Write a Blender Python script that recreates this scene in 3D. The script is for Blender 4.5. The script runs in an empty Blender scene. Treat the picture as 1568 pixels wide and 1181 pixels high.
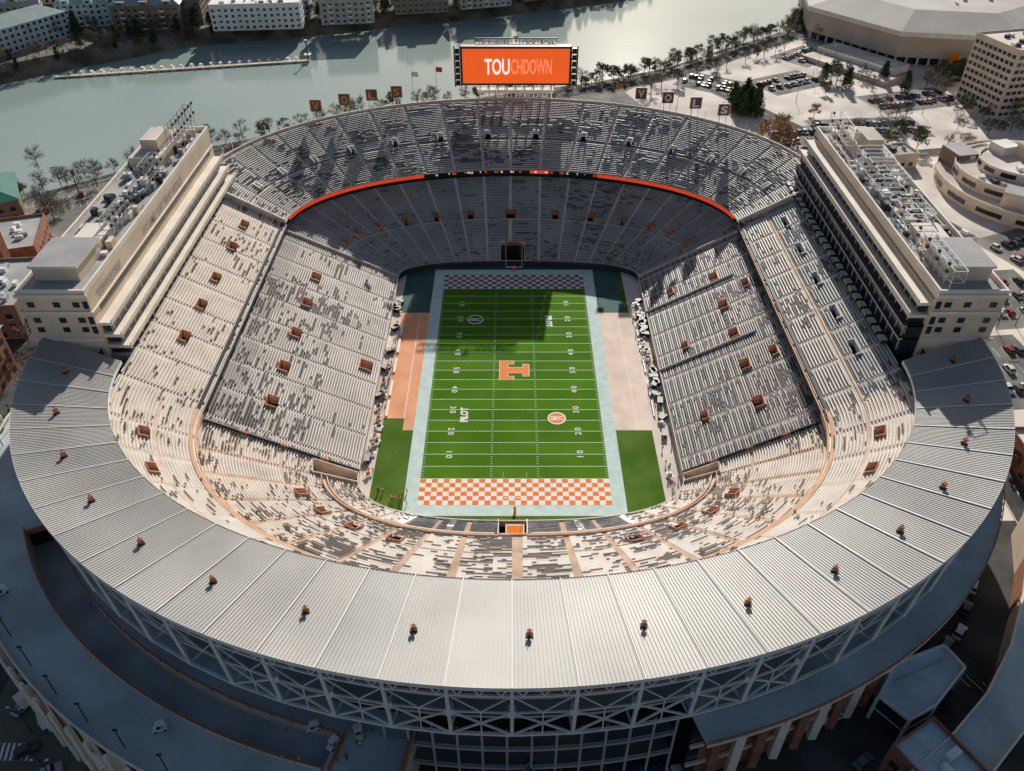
import bpy, math, random
from mathutils import Vector, Matrix, noise as mn
random.seed(7)
S=bpy.context.scene
PI=math.pi
# ---------------------------------------------------------------- materials
MATS={}
def mat(name,col,rough=0.75,var=0.12,scale=0.5,metal=0.0,col2=None,emit=0.0,bump=0.0,spec=0.3,detail=4,k=1.30):
    if name in MATS: return MATS[name]
    if emit==0: 
        col=tuple(min(.84,c*k) for c in col)
        if col2: col2=tuple(min(.84,c*k) for c in col2)
    m=bpy.data.materials.new(name); m.use_nodes=True
    nt=m.node_tree; b=nt.nodes['Principled BSDF']
    b.inputs['Roughness'].default_value=rough; b.inputs['Metallic'].default_value=metal
    b.inputs['Specular IOR Level'].default_value=spec
    tc=nt.nodes.new('ShaderNodeNewGeometry')
    n=nt.nodes.new('ShaderNodeTexNoise'); n.inputs['Scale'].default_value=scale; n.inputs['Detail'].default_value=detail
    nt.links.new(tc.outputs['Position'],n.inputs['Vector'])
    r=nt.nodes.new('ShaderNodeValToRGB')
    c2=col2 if col2 else tuple(min(1,c*(1+var)) for c in col)
    c1=col if col2 else tuple(c*(1-var) for c in col)
    r.color_ramp.elements[0].position=0.35; r.color_ramp.elements[1].position=0.65
    r.color_ramp.elements[0].color=(*c1,1); r.color_ramp.elements[1].color=(*c2,1)
    nt.links.new(n.outputs['Fac'],r.inputs['Fac']); nt.links.new(r.outputs['Color'],b.inputs['Base Color'])
    if emit>0:
        b.inputs['Emission Color'].default_value=(*col,1); b.inputs['Emission Strength'].default_value=emit
    MATS[name]=m; return m
concrete=mat('concrete_warm',(.52,.43,.35),.85,.15,.3)
conc_tread=mat('concrete_tread',(.27,.24,.215),.85,.25,.15)
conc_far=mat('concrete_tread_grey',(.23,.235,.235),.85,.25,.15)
conc_warm2=mat('concrete_tread_tan',(.50,.37,.28),.85,.2,.2)
aisle=mat('aisle_concrete',(.56,.51,.46),.85,.1,.5)
bench=mat('bench_aluminium',(.60,.57,.53),.5,.14,.12)
benchw=mat('bench_aluminium_bright',(.66,.635,.60),.5,.08,.2)
benchf=mat('bench_aluminium_grey',(.43,.44,.43),.5,.16,.1)  # greyer bench tone; on the west upper deck it carries that side's shade
benchr=mat('bench_aluminium_darkened',(.42,.40,.38),.5,.2,.08)  # darker bench tone; on the west stand shade is put into this colour
benchd=mat('bench_graphite',(.10,.11,.12),.6,.2,.3)
bdark=mat('chairback_and_shade_dark',(.035,.035,.04),.6,.2,1.0)  # dark chairbacks; dense clumps of them also stand in for shade
tan=mat('tan_render_wall',(.58,.37,.25),.85,.1,.3)
beige=mat('beige_precast',(.60,.49,.38),.8,.09,.15)
beige2=mat('beige_precast_light',(.66,.59,.51),.8,.08,.2)
rust=mat('rust_orange_steel',(.34,.12,.055),.6,.15,.8)
orange=mat('orange_paint',(.68,.155,.010),.6,.05,.5,spec=.1)
white=mat('white_paint',(.64,.64,.62),.5,.05,.5)
steel=mat('white_steel',(.64,.64,.63),.45,.08,.5)
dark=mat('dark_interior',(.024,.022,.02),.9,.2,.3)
black=mat('black_steel',(.03,.03,.033),.5,.1,.5)
glass=mat('dark_glass',(.025,.035,.045),.12,.2,.2,spec=.6,k=1)
roofs=[mat('metal_roof_sheet_%s'%n_,c,.5,.14,.05,.0,spec=.4,detail=8) for n_,c in(('a',(.34,.33,.31)),('b',(.32,.315,.30)),('c',(.365,.355,.335)))]
roofg=mat('metal_grey',(.33,.33,.325),.55,.1,.08,.0,spec=.4)
seam=mat('roof_seam',(.56,.56,.54),.5,.05,.5)
asphalt=mat('asphalt',(.055,.055,.055),.9,.35,.12,detail=8)
asph2=mat('asphalt_worn',(.15,.145,.135),.9,.3,.1,detail=8)
pave=mat('pale_concrete_paving',(.52,.47,.42),.85,.25,.04,detail=8)
deckm=mat('plaza_deck_coating',(.36,.42,.44),.8,.2,.08,detail=9)
rampm=mat('ramp_coating',(.28,.33,.35),.8,.2,.10,detail=9)
brick=mat('red_brick',(.25,.11,.07),.85,.2,.6)
grass=mat('turf_green',(.048,.140,.006),.95,.0,.07,col2=(.070,.172,.010),spec=.05,detail=8,k=1.2)
grass_l=mat('turf_green_light',(.060,.160,.008),.95,.0,.07,col2=(.084,.20,.012),spec=.05,detail=8,k=1.2)
grass2=mat('turf_green_outer',(.055,.12,.013),.95,.0,.12,col2=(.095,.16,.028),spec=.05,detail=8,k=1.2)
line=mat('line_white',(.62,.63,.61),.7,.05,1)
corange_shade=mat('endzone_orange_shaded',(.16,.09,.07),.8,.2,1)
cwhite_shade=mat('endzone_white_shaded',(.58,.56,.54),.8,.1,1)
border=mat('turf_border_pale',(.45,.56,.53),.85,.08,.4,spec=.1)
salmon=mat('sideline_salmon',(.66,.31,.175),.85,.1,.15,spec=.1)
salmon2=mat('sideline_pale',(.66,.52,.44),.85,.1,.15,spec=.1)
teal=mat('corner_teal',(.03,.09,.085),.8,.1,.3)
ledo=mat('led_orange',(1,.13,.02),.5,0,.5,emit=.62)
ledr=mat('led_red_orange',(1,.07,.015),.5,0,.5,emit=.5)
ledb=mat('led_black',(.01,.01,.012),.4,0,.5)
ledw=mat('led_white',(1,1,1),.5,0,.5,emit=.75)
ledd=mat('led_outline',(1,.42,.2),.5,0,.5,emit=.55)
# ---------------------------------------------------------------- mesh helpers
def link(o,parent=None):
    S.collection.objects.link(o)
    if parent: o.parent=parent
    return o
def empty(name,loc=(0,0,0)):
    e=bpy.data.objects.new(name,None); e.location=loc; e.empty_display_size=1; return link(e)
class MB:
    def __init__(s): s.v=[];s.f=[];s.m=[];s.mats=[]
    def mi(s,m):
        if m not in s.mats: s.mats.append(m)
        return s.mats.index(m)
    def face(s,pts,m):
        i=len(s.v); s.v.extend(pts); s.f.append(tuple(range(i,i+len(pts)))); s.m.append(s.mi(m))
    def box(s,cx,cy,cz,sx,sy,sz,m,rot=0,top=None):
        ca,sa=math.cos(rot),math.sin(rot); i=len(s.v)
        for z in (-.5,.5):
            for x,y in((-.5,-.5),(.5,-.5),(.5,.5),(-.5,.5)):
                X=x*sx;Y=y*sy; s.v.append((cx+X*ca-Y*sa,cy+X*sa+Y*ca,cz+z*sz))
        k=s.mi(m); kt=s.mi(top) if top else k
        for q,mm in(((3,2,1,0),k),((4,5,6,7),kt),((0,1,5,4),k),((1,2,6,5),k),((2,3,7,6),k),((3,0,4,7),k)):
            s.f.append(tuple(i+a for a in q)); s.m.append(mm)
    def strut(s,p,q,w,m,h=None):
        p=Vector(p);q=Vector(q);d=(q-p)
        if d.length<1e-4:return
        d.normalize(); up=Vector((0,0,1)) if abs(d.z)<.95 else Vector((1,0,0))
        a=d.cross(up).normalized()*w*.5; b=a.cross(d).normalized()*(h or w)*.5; i=len(s.v)
        for o in(p,q):
            for e in(-a-b,a-b,a+b,-a+b): s.v.append(tuple(o+e))
        k=s.mi(m)
        for qd in((3,2,1,0),(4,5,6,7),(0,1,5,4),(1,2,6,5),(2,3,7,6),(3,0,4,7)):
            s.f.append(tuple(i+x for x in qd)); s.m.append(k)
    def prism(s,poly,z0,z1,m,top=None):
        n=len(poly)
        s.face([(x,y,z1) for x,y in poly],top or m)
        for i in range(n):
            a=poly[i];b=poly[(i+1)%n]
            s.face([(a[0],a[1],z0),(b[0],b[1],z0),(b[0],b[1],z1),(a[0],a[1],z1)],m)
    def cone(s,cx,cy,z0,z1,r0,r1,m,n=10):
        i=len(s.v)
        for z,r in((z0,r0),(z1,r1)):
            for k in range(n):
                a=2*PI*k/n; s.v.append((cx+r*math.cos(a),cy+r*math.sin(a),z))
        k2=s.mi(m)
        for k in range(n):
            s.f.append((i+k,i+(k+1)%n,i+n+(k+1)%n,i+n+k)); s.m.append(k2)
        s.f.append(tuple(i+n+k for k in range(n))); s.m.append(k2)
    def wheel(s,x,y0,y1,r,m,sg=1):
        i0=len(s.v)
        for y in(y0,y1):
            for k in range(10): a=2*PI*k/10; s.v.append((x+r*math.cos(a),sg*y,r+r*math.sin(a)))
        kk=s.mi(m)
        for k in range(10): s.f.append((i0+k,i0+(k+1)%10,i0+10+(k+1)%10,i0+10+k)); s.m.append(kk)
        s.f.append(tuple(i0+10+k for k in range(10))); s.m.append(kk)
    def mesh(s,name):
        me=bpy.data.meshes.new(name); me.from_pydata(s.v,[],s.f)
        for m in s.mats: me.materials.append(m)
        me.polygons.foreach_set('material_index',s.m); me.update(); return me
    def obj(s,name,parent=None):
        return link(bpy.data.objects.new(name,s.mesh(name)),parent)
def text_geo(body,size,bold=0.0):
    cu=bpy.data.curves.new('t','FONT'); cu.body=body; cu.size=size; cu.align_x='CENTER'; cu.align_y='CENTER'; cu.offset=bold; cu.resolution_u=3
    o=bpy.data.objects.new('t',cu); S.collection.objects.link(o)
    bpy.context.view_layer.update()
    me=bpy.data.meshes.new_from_object(o.evaluated_get(bpy.context.evaluated_depsgraph_get()))
    v=[tuple(a.co) for a in me.vertices]; f=[tuple(p.vertices) for p in me.polygons]
    bpy.data.objects.remove(o); bpy.data.curves.remove(cu); bpy.data.meshes.remove(me); return v,f
def add_text(mb,body,size,M,m,bold=0.0,fit=None):
    v,f=text_geo(body,size,bold); i=len(mb.v)
    if fit:
        xs=[p[0] for p in v]; ys=[p[1] for p in v]; cx=(min(xs)+max(xs))/2; cy=(min(ys)+max(ys))/2
        kx=fit[0]/(max(xs)-min(xs)); ky=fit[1]/(max(ys)-min(ys))
        v=[((p[0]-cx)*kx,(p[1]-cy)*ky,p[2]) for p in v]
    for p in v: mb.v.append(tuple(M@Vector(p)))
    k=mb.mi(m)
    for a in f: mb.f.append(tuple(i+x for x in a)); mb.m.append(k)
def TR(x,y,z,rx=0,ry=0,rz=0):
    return Matrix.Translation((x,y,z))@Matrix.Rotation(rz,4,'Z')@Matrix.Rotation(ry,4,'Y')@Matrix.Rotation(rx,4,'X')

# ---------------------------------------------------------------- terrain, river
near=[(-900,-500),(-500,-150),(-300,50),(-196,132),(-150,172),(-60,226),(0,248),(42,264),(82,286),(128,326),(173,362),(219,459),(300,700),(500,1200),(800,2500)]
far=[(-1400,-200),(-800,60),(-450,215),(-300,266),(-262,300),(-205,346),(-140,366),(-82,388),(-30,406),(31,432),(85,457),(140,560),(210,800),(350,1300),(500,2500)]
def offs(pl,d):
    r=[]
    for i,p in enumerate(pl):
        a=Vector(pl[max(0,i-1)]);b=Vector(pl[min(len(pl)-1,i+1)]); t=(b-a).normalized()
        r.append((p[0]-t.y*d,p[1]+t.x*d))
    return r
rows=[[(x+2500,y-2500,0) for x,y in near],[(x,y,0) for x,y in offs(near,-9)],[(x,y,-9.5) for x,y in offs(near,2)],
      [(x,y,-9.5) for x,y in offs(far,-2)],[(x,y,-.5) for x,y in offs(far,10)],[(x-2500,y+2500,0) for x,y in far]]
g=MB()
ground=mat('ground_mixed',(.085,.08,.06),.95,0,.018,col2=(.20,.19,.165),detail=8)
bankm=mat('river_bank',(.06,.055,.035),.95,0,.08,col2=(.20,.17,.13),detail=6)
for r in range(5):
    for i in range(len(near)-1):
        g.face([rows[r][i],rows[r][i+1],rows[r+1][i+1],rows[r+1][i]],ground if r in(0,4) else bankm)
g.obj('ground')
wm=bpy.data.materials.new('river_water'); wm.use_nodes=True; nt=wm.node_tree; b=nt.nodes['Principled BSDF']
b.inputs['Roughness'].default_value=.10; b.inputs['Specular IOR Level'].default_value=.4
n=nt.nodes.new('ShaderNodeTexNoise'); n.inputs['Scale'].default_value=.18; n.inputs['Detail'].default_value=4
n2=nt.nodes.new('ShaderNodeTexNoise'); n2.inputs['Scale'].default_value=.012; n2.inputs['Detail'].default_value=6
ge=nt.nodes.new('ShaderNodeNewGeometry'); nt.links.new(ge.outputs['Position'],n.inputs['Vector']); nt.links.new(ge.outputs['Position'],n2.inputs['Vector'])
cr=nt.nodes.new('ShaderNodeValToRGB'); cr.color_ramp.elements[0].position=.35; cr.color_ramp.elements[1].position=.7
cr.color_ramp.elements[0].color=(.30,.375,.345,1); cr.color_ramp.elements[1].color=(.36,.44,.41,1)
nt.links.new(n2.outputs['Fac'],cr.inputs['Fac']); nt.links.new(cr.outputs['Color'],b.inputs['Base Color'])
bp=nt.nodes.new('ShaderNodeBump'); bp.inputs['Strength'].default_value=.05; bp.inputs['Distance'].default_value=.4
nt.links.new(n.outputs['Fac'],bp.inputs['Height']); nt.links.new(bp.outputs['Normal'],b.inputs['Normal'])
w=MB(); nn=offs(near,-3); ff=offs(far,3)
for i in range(len(near)-1):
    w.face([(*nn[i],-8),(*nn[i+1],-8),(*ff[i+1],-8),(*ff[i],-8)],wm)
w.obj('river_water')

# ---------------------------------------------------------------- field
FX=.7
f=MB()
def rect(mb,x0,x1,y0,y1,z,m): mb.face([(x0,y0,z),(x1,y0,z),(x1,y1,z),(x0,y1,z)],m)
rect(f,-42,48,-66,64,.02,pave)
rect(f,-36.8+FX,38+FX,-62,60,.03,grass2)
rect(f,-38+FX,-28+FX,31,60,.04,teal); rect(f,28+FX,37,31,60,.04,teal); rect(f,-28+FX,28+FX,58.6,61.5,.05,teal)
rect(f,-37+FX,-31+FX,-22,31,.045,salmon); rect(f,-31+FX,-28+FX,-27,31,.045,salmon); rect(f,28+FX,38.5+FX,-27,31,.045,salmon2)
rect(f,-31.2+FX,-31+FX,-22,31,.052,line); rect(f,34+FX,34.2+FX,-27,31,.052,line)
rect(f,-28+FX,28+FX,-58.5,58.5,.06,border)
for i in range(20):
    y0=-45.72+i*4.572; rect(f,-24.4+FX,24.4+FX,y0,y0+4.572,.07,grass if i%2 else grass_l)
for i in range(21):
    y=-45.72+i*4.572; rect(f,-24.4+FX,24.4+FX,y-.07,y+.07,.078,line)
for i in range(101):
    if i%5==0: continue
    y=-45.72+i*.9144
    for x in(-24.0,-6.1,6.1,24.0): rect(f,x-.3+FX,x+.3+FX,y-.05,y+.05,.078,line)
nc=32;nr=6
for e in(-1,1):
    for i in range(nc):
        for j in range(nr):
            x=-24.4+i*48.8/nc+FX; y=(-54.86+j*9.14/nr) if e<0 else 45.72+j*9.14/nr
            m_=(orange if (i+j)%2 else line) if e<0 else (corange_shade if (i+j)%2 else cwhite_shade)  # far end zone uses orange and white with shadow in the colour
            rect(f,x,x+48.8/nc,y,y+9.14/nr,.075,m_)
for i in range(1,10):
    y=-45.72+i*9.144; nm=str(10*min(i,10-i))
    for s in(-1,1):
        add_text(f,nm[0]+' '+nm[1],2.4,TR(s*17.6+FX,y,.082,0,0,s*PI/2),line,.02)
TL=((-4.4,-2.0,-4.6,4.6),(-2.0,-.2,-4.6,-3.0),(-2.0,-.2,3.0,4.6),(-2.0,2.6,-1.35,1.35),(2.6,4.4,-2.9,2.9))
for q,(x0,x1,y0,y1) in enumerate(TL):
    rect(f,FX+x0-.15,FX+x1+.15,y0-.15,y1+.15,.080+q*.001,line)
for (x0,x1,y0,y1) in TL: rect(f,FX+x0,FX+x1,y0,y1,.094,orange)
def ring(mb,cx,cy,r0,r1,z,m,n=32):
    for i in range(n):
        a=2*PI*i/n;b2=2*PI*(i+1)/n
        mb.face([(cx+r0*math.cos(a),cy+r0*math.sin(a),z),(cx+r1*math.cos(a),cy+r1*math.sin(a),z),(cx+r1*math.cos(b2),cy+r1*math.sin(b2),z),(cx+r0*math.cos(b2),cy+r0*math.sin(b2),z)],m)
for cx,cy,o in((-12.0,27,line),(12.6,-22,orange)):
    ring(f,cx,cy,2.2,2.6,.086,line); ring(f,cx,cy,0.05,2.2,.086,orange if o==orange else grass)
    add_text(f,'SEC',2.0,TR(cx,cy,.094),line,.07,(3.6,1.6))
add_text(f,'PILOT',2.6,TR(-13.5,-20.5,.086,0,0,PI/2),line,.12,(6.2,2.3)); add_text(f,'PILOT',2.6,TR(12,26,.086,0,0,-PI/2),line,.12,(6.2,2.3))
f.obj('football_field')
def goal(y,s):
    m=MB(); 
    m.strut((FX,y+s*2.2,0),(FX,y+s*2.2,2.2),.3,white); m.strut((FX,y+s*2.2,2.2),(FX,y,3.05),.22,white)
    m.strut((FX-2.82,y,3.05),(FX+2.82,y,3.05),.16,white)
    for x in(-2.82,2.82): m.strut((FX+x,y,3.05),(FX+x,y,12),.11,white)
    m.box(FX,y+s*2.2,1,.7,.7,1.9,orange)
    m.obj('goal_post')
goal(-55.3,-1); goal(55.3,1)

# ---------------------------------------------------------------- bowl loops
NS,NA=95,240
def loop(aL,aR,bf,bn,nx=2.0,ycf=50.0,ycn=-45.0):
    L=[]
    for i in range(NS): L.append((aR,ycn+(ycf-ycn)*i/NS))
    e=2.0/nx
    for i in range(NA):
        a=PI*i/NA; c=math.cos(a); s_=math.sin(a)
        L.append(((aR if c>0 else aL)*math.copysign(abs(c)**e,c),ycf+bf*s_**e))
    for i in range(NS): L.append((-aL,ycf-(ycf-ycn)*i/NS))
    for i in range(NA):
        a=PI*i/NA; c=-math.cos(a); s_=math.sin(a)
        L.append(((aR if c>0 else aL)*math.copysign(abs(c)**e,c),ycn-bn*s_**e))
    return L
K=2*NS+2*NA
KF0,KF1=NS,NS+NA
KL0,KL1=NS+NA,2*NS+NA
KN0,KN1=2*NS+NA,K
stad=empty('football_stadium')
def lerp(a,b,t): return a+(b-a)*t
class Deck:
    def __init__(s,A,B,zA,zB,rows): s.A,s.B,s.zA,s.zB,s.rows=A,B,zA,zB,rows
    def p(s,k,r,dz=0):
        t=r/s.rows; a=s.A[k%K]; b_=s.B[k%K]
        return (lerp(a[0],b_[0],t),lerp(a[1],b_[1],t),s.z(k,r)+dz)
    def z(s,k,r):
        t=min(1,max(0,r/s.rows)); return lerp(s.zA,s.zB,t)
def build_deck(name,D,k0,k1,aisles,cuts,dens,bm,tm,walk=(),am=None,vw=None,turn=.45):
    mb=MB(); cutset=set(); am=am or aisle; vw=vw or (tan,rust)
    for cc in cuts:
        for k in range(cc[0],cc[1]):
            for r in range(cc[2],cc[3]): cutset.add((k%K,r))
    for r in range(D.rows):
        run=False
        z0=D.z(0,r+1); zb=D.z(0,r)
        P0=[D.p(k,r) for k in range(k0,k1+1)];P1=[D.p(k,r+1) for k in range(k0,k1+1)]
        for k in range(k0,k1):
            kk=k%K; j=k-k0
            if (kk,r) in cutset: run=False; continue
            a=P0[j];b_=P0[j+1];c=P1[j+1];d=P1[j]
            al=kk in aisles
            mt=am if al else (tm(kk,r) if callable(tm) else tm)
            if r in walk: mt=concrete
            mb.face([(a[0],a[1],z0),(b_[0],b_[1],z0),(c[0],c[1],z0),(d[0],d[1],z0)],mt)
            mb.face([(a[0],a[1],zb),(b_[0],b_[1],zb),(b_[0],b_[1],z0),(a[0],a[1],z0)],mt)
            if al or r in walk: run=False; continue
            if random.random()<turn: run=random.random()<dens(kk,r,D)
            m_=bdark if run else (bm(kk,r) if callable(bm) else bm)
            h=z0+.42+(.28 if run else 0)
            e0=(lerp(a[0],d[0],.42),lerp(a[1],d[1],.42));e1=(lerp(b_[0],c[0],.42),lerp(b_[1],c[1],.42))
            f0=(lerp(a[0],d[0],.88),lerp(a[1],d[1],.88));f1=(lerp(b_[0],c[0],.88),lerp(b_[1],c[1],.88))
            mb.face([(*e0,h),(*e1,h),(*f1,h),(*f0,h)],m_)
            mb.face([(*e0,h-.12),(*e1,h-.12),(*e1,h),(*e0,h)],m_)
    for cc in cuts:
        a,b_,r0,r1=cc[:4]; big=len(cc)>4
        zf=D.z(a,r0)-(1.2 if not big else 1.4)
        def c(kx,rr,z): x,y,_=D.p(kx,rr); return (x,y,z)
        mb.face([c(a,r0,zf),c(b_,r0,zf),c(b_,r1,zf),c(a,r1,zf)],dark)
        zt=D.z(a,r1)+.9; zt0=D.z(a,r0)+1.1
        w1,w2=(concrete,concrete) if big else vw
        for kx in range(a,b_): mb.strut(c(kx,r1,zt-.8),c(kx+1,r1,zt-.8),.3,w2,1.7)
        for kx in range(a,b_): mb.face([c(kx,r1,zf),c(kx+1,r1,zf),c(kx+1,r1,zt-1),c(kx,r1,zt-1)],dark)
        for kx in(a,b_):
            mb.face([c(kx,r0,zf),c(kx,r1,zf),c(kx,r1,zt),c(kx,r0,zt0)],w1)
            mb.strut(c(kx,r0,zt0),c(kx,r1,zt),.28,w2,.28)
    mb.obj(name,stad)
nz=lambda x,y,s:mn.noise(Vector((x*s,y*s,3.3)))
inner=loop(39.5,44,11,17,2.6)
ltop=loop(77,77,43,53,2.0)
LR=56
lowD=Deck(inner,ltop,1.6,20.0,LR)
A=set()
for s0,n_,st in((4,9,11),(NS+NA+4,9,11)):
    for i in range(n_): A.add(s0+i*st)
for i in range(1,22): A.add(KF0+int(i*NA/22))
for i in range(1,18): A.add(KN0+int(i*NA/18)); A.add(KN0+int(i*NA/18)+1)
def yk(y): return int(round((y+45)/(95)*NS))
def ykl(y): return KL0+int(round((50-y)))
cW=[];cE=[];cS=[];cN=[]
for y in(31,15.5,0,-15.5,-31):
    cW.append((yk(y)-2,yk(y)+2,33,37)); cE.append((ykl(y)-2,ykl(y)+2,33,37))
cW+=[(yk(21)-2,yk(21)+2,46,49),(yk(-14)-2,yk(-14)+2,46,49),(yk(34)-2,yk(34)+1,12,15),(yk(4)-2,yk(4)+1,12,15),(yk(-28)-2,yk(-28)+1,12,15)]
cE+=[(ykl(-3)-2,ykl(-3)+2,3,8)]
for i in range(1,14): 
    k=KF0+int(i*NA/14)
    if i!=7: cS.append((k-1,k+2,28,32))
cS.append((KF0+NA//2-4,KF0+NA//2+4,0,12,1))
cS.append((KF0+NA//2-1,KF0+NA//2+2,28,32))
for i in(2,3,4,5,9,10,11,12):
    k=KN0+int(i*NA/14); cN.append((k-2,k+3,21,25))
cN+=[(KN0+2,KN0+13,0,16,1),(K-11,K-3,0,14,1),(KN0+NA//2-3,KN0+NA//2+3,0,12,1)]
def densL(k,r,D):
    x,y,_=D.p(k,r); n_=nz(x,y,.07)
    if KF0<=k<KF1: return .04+(.25 if x>5 and n_>.0 else 0)
    if KN0<=k:
        c=abs(k-KN0-NA/2)/(NA/2)
        return (.14 if c>.75 else .36)+.7*n_
    if k>=KL0: return (.02 if r<20 else .42 if y<28 else .08)+.45*n_
    return (.06 if r<33 else .25 if r<46 else .6 if -60<y<25 else .3)+.4*n_  # upper west rows: a cast shadow band drawn with dense dark chairbacks
midk=KN0+NA//2
def bN(k,r): return benchd if (r<11 and abs(k-midk)<41) else benchw
def tN(k,r): return conc_tread if (r<11 and abs(k-midk)<41) else (conc_warm2 if (k//5+r//9)%2 else concrete)
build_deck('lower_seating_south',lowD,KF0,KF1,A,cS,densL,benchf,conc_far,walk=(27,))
build_deck('lower_seating_east_side',lowD,KL0,KL1,A,cE,densL,lambda k,r:bench if r<46 else benchr,conc_tread)
build_deck('lower_seating_west_side',lowD,0,NS,A,cW,densL,lambda k,r:benchr if (r%3 or r>33) else benchd,conc_tread)  # west benches darkened in colour to give this side its shade
build_deck('lower_seating_north',lowD,KN0,K,A,cN,densL,bN,tN,walk=(11,12,26),am=conc_warm2)
mb=MB()
def rw(D,k0,k1,r,h,m,w_=.25):
    for k in range(k0,k1):
        mb.strut(D.p(k,r,h/2),D.p(k+1,r,h/2),w_,m,h)
rw(lowD,KN0+13,midk-3,13,1.0,tan); rw(lowD,midk+3,K-11,13,1.0,tan)
rw(lowD,KN0+13,midk-4,11,.8,beige2); rw(lowD,midk+4,K-11,11,.8,beige2)
for k in(KN0,K-1):
    for r in range(0,LR): mb.strut(lowD.p(k,r,.6),lowD.p(k,r+1,.6),.4,black if r%14<11 else rust,1.0)
for k in(midk-20,midk-41,midk+20,midk+41):
    for r in range(0,11): mb.strut(lowD.p(k,r,.4),lowD.p(k,r+1,.4),1.6,benchw,.35)
for (kk,r0) in ((yk(28),0),(yk(-3),0)):
    for r in range(0,44): mb.strut(lowD.p(kk,r,.6),lowD.p(kk,r+1,.6),.35,benchr,1.0)
for r in range(0,LR): mb.strut(lowD.p(KL0,r,.7),lowD.p(KL0,r+1,.7),.4,concrete,1.2); mb.strut(lowD.p(KF0,r,.7),lowD.p(KF0,r+1,.7),.4,concrete,1.2)
x,y,z=lowD.p(KF0+NA//2,12)
mb.box(x,y-1,z+.4,5,.4,1.0,rust); mb.box(x-3,y-3,z-1.2,.4,6,2.4,black); mb.box(x+3,y-3,z-1.2,.4,6,2.4,black)
mb.obj('aisle_walls',stad)
mb=MB()
for k in range(K):
    a=inner[k];b_=inner[(k+1)%K]
    far_=KF0<=k<KF1
    mb.face([(*a,0),(*b_,0),(*b_,2.3),(*a,2.3)],black if far_ else (concrete if k%2 else beige))
    mb.strut((*a,2.35),(*b_,2.35),.25,benchr if far_ else beige2,.15)
mb.obj('field_wall',stad)
uf=loop(75,75,41,52); rim=loop(100,100,73,64)
utopS=loop(93,93,73,64)
FU=Deck(uf,rim,23.0,37.0,38)
SU=Deck(uf,utopS,22.0,32.0,26)
cu=[]
for i in range(1,15):
    k=KF0+int(i*NA/15); cu.append((k-1,k+1,17,21))
def densU(k,r,D):
    x,y,_=D.p(k,r); n_=nz(x*.5,y*2.0,.09)
    return (.28 if 4<r<28 else .04)+1.0*n_  # dark clumps imitate the shading along the aisles
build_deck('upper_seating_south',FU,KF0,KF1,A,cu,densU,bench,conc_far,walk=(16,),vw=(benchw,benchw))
cs=[(ykl(y)-2,ykl(y)+2,13,16) for y in(39,25,7,-7,-22)]
def densS(k,r,D):
    x,y,_=D.p(k,r); return .14+.5*nz(x,y,.08)
def densSW(k,r,D):
    x,y,_=D.p(k,r); return .15+.5*nz(x,y,.08)
build_deck('upper_seating_east_side',SU,KL0,KL1,A,cs,densS,benchw,concrete)  # brighter bench tone paints in the strong sun on this deck
cs=[(yk(y)-3,yk(y)+3,16,18) for y in(39,22,5,-12,-28)]
build_deck('upper_seating_west_side',SU,0,NS,A,cs,densSW,lambda k,r:bench if r<11 else benchf,lambda k,r:conc_tread if r<13 else conc_far,walk=(11,12),vw=(benchf,benchr))  # bench and tread tones darkened in place of shade on this side
build_deck('upper_seating_north',SU,KN0,K,A,[(KN0+16,KN0+20,13,16),(KN0+32,KN0+36,13,16),(K-20,K-16,13,16),(K-36,K-32,13,16)],densS,benchw,concrete,walk=(11,))
mb=MB()
for k in range(K):
    k2=(k+1)%K; a=uf[k];b_=uf[k2]; fz=23.0 if KF0<=k<KF1 else 22.0
    if KF0<=k<KF1:
        i=(k-KF0)/NA
        m_=ledr if (i<.36 or i>.64 or .44<i<.47) and .03<i<.97 else ledb
    else: m_=tan if k>=KN0 else black
    mb.face([(*a,fz-1.0),(*b_,fz-1.0),(*b_,fz+.3),(*a,fz+.3)],m_)
    c=ltop[k];d=ltop[k2]
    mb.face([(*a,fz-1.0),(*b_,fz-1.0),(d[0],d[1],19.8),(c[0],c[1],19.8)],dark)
    mb.strut((*a,fz+.4),(*b_,fz+.4),.3,concrete if KF0<=k<KF1 else (tan if k>=KN0 or k<NS else benchr),.25)
    if not KF0<=k<KF1 :
        mb.strut(SU.p(k,1.4,.5),SU.p(k2 if k2 else K,1.4,.5),.8,black if k<KN0 else tan,.5)
for i in range(30):
    k=KF0+int(NA*(.37+.26*i/30)); a=Vector((*uf[k],0)); 
    if i%3!=1:
        add_text(mb,random.choice(['7','32','41','VOLS','3rd','12','GO']),1.0,TR(a.x,a.y-.15,22.6,PI/2,0,0),ledw if i%2 else ledo,.02)
mb.obj('upper_deck_fascia',stad)
mb=MB()
for s in(-1,1):
    mb.face([(s*75,49.9,22),(s*93,49.9,32),(s*100,49.9,32),(s*100,49.9,38),(s*75,49.9,24)],concrete)
    mb.strut((s*75,49.8,24.3),(s*100,49.8,38.3),.5,beige2,.4)
ow=loop(101,101,74.5,0)
for k in range(KF0-1,KF1):
    a=ow[k];b_=ow[k+1]
    mb.face([(*a,0),(*b_,0),(*b_,38),(*a,38)],beige)
    mb.face([(*rim[k],37),(*rim[k+1],37),(*b_,37.3),(*a,37.3)],concrete)
    mb.strut((*a,38.1),(*b_,38.1),.35,beige2,.3)
    if k%5==0: mb.strut((*a,38),(a[0],a[1],41),.12,steel)
mb.obj('south_rim_wall',stad)
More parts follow.
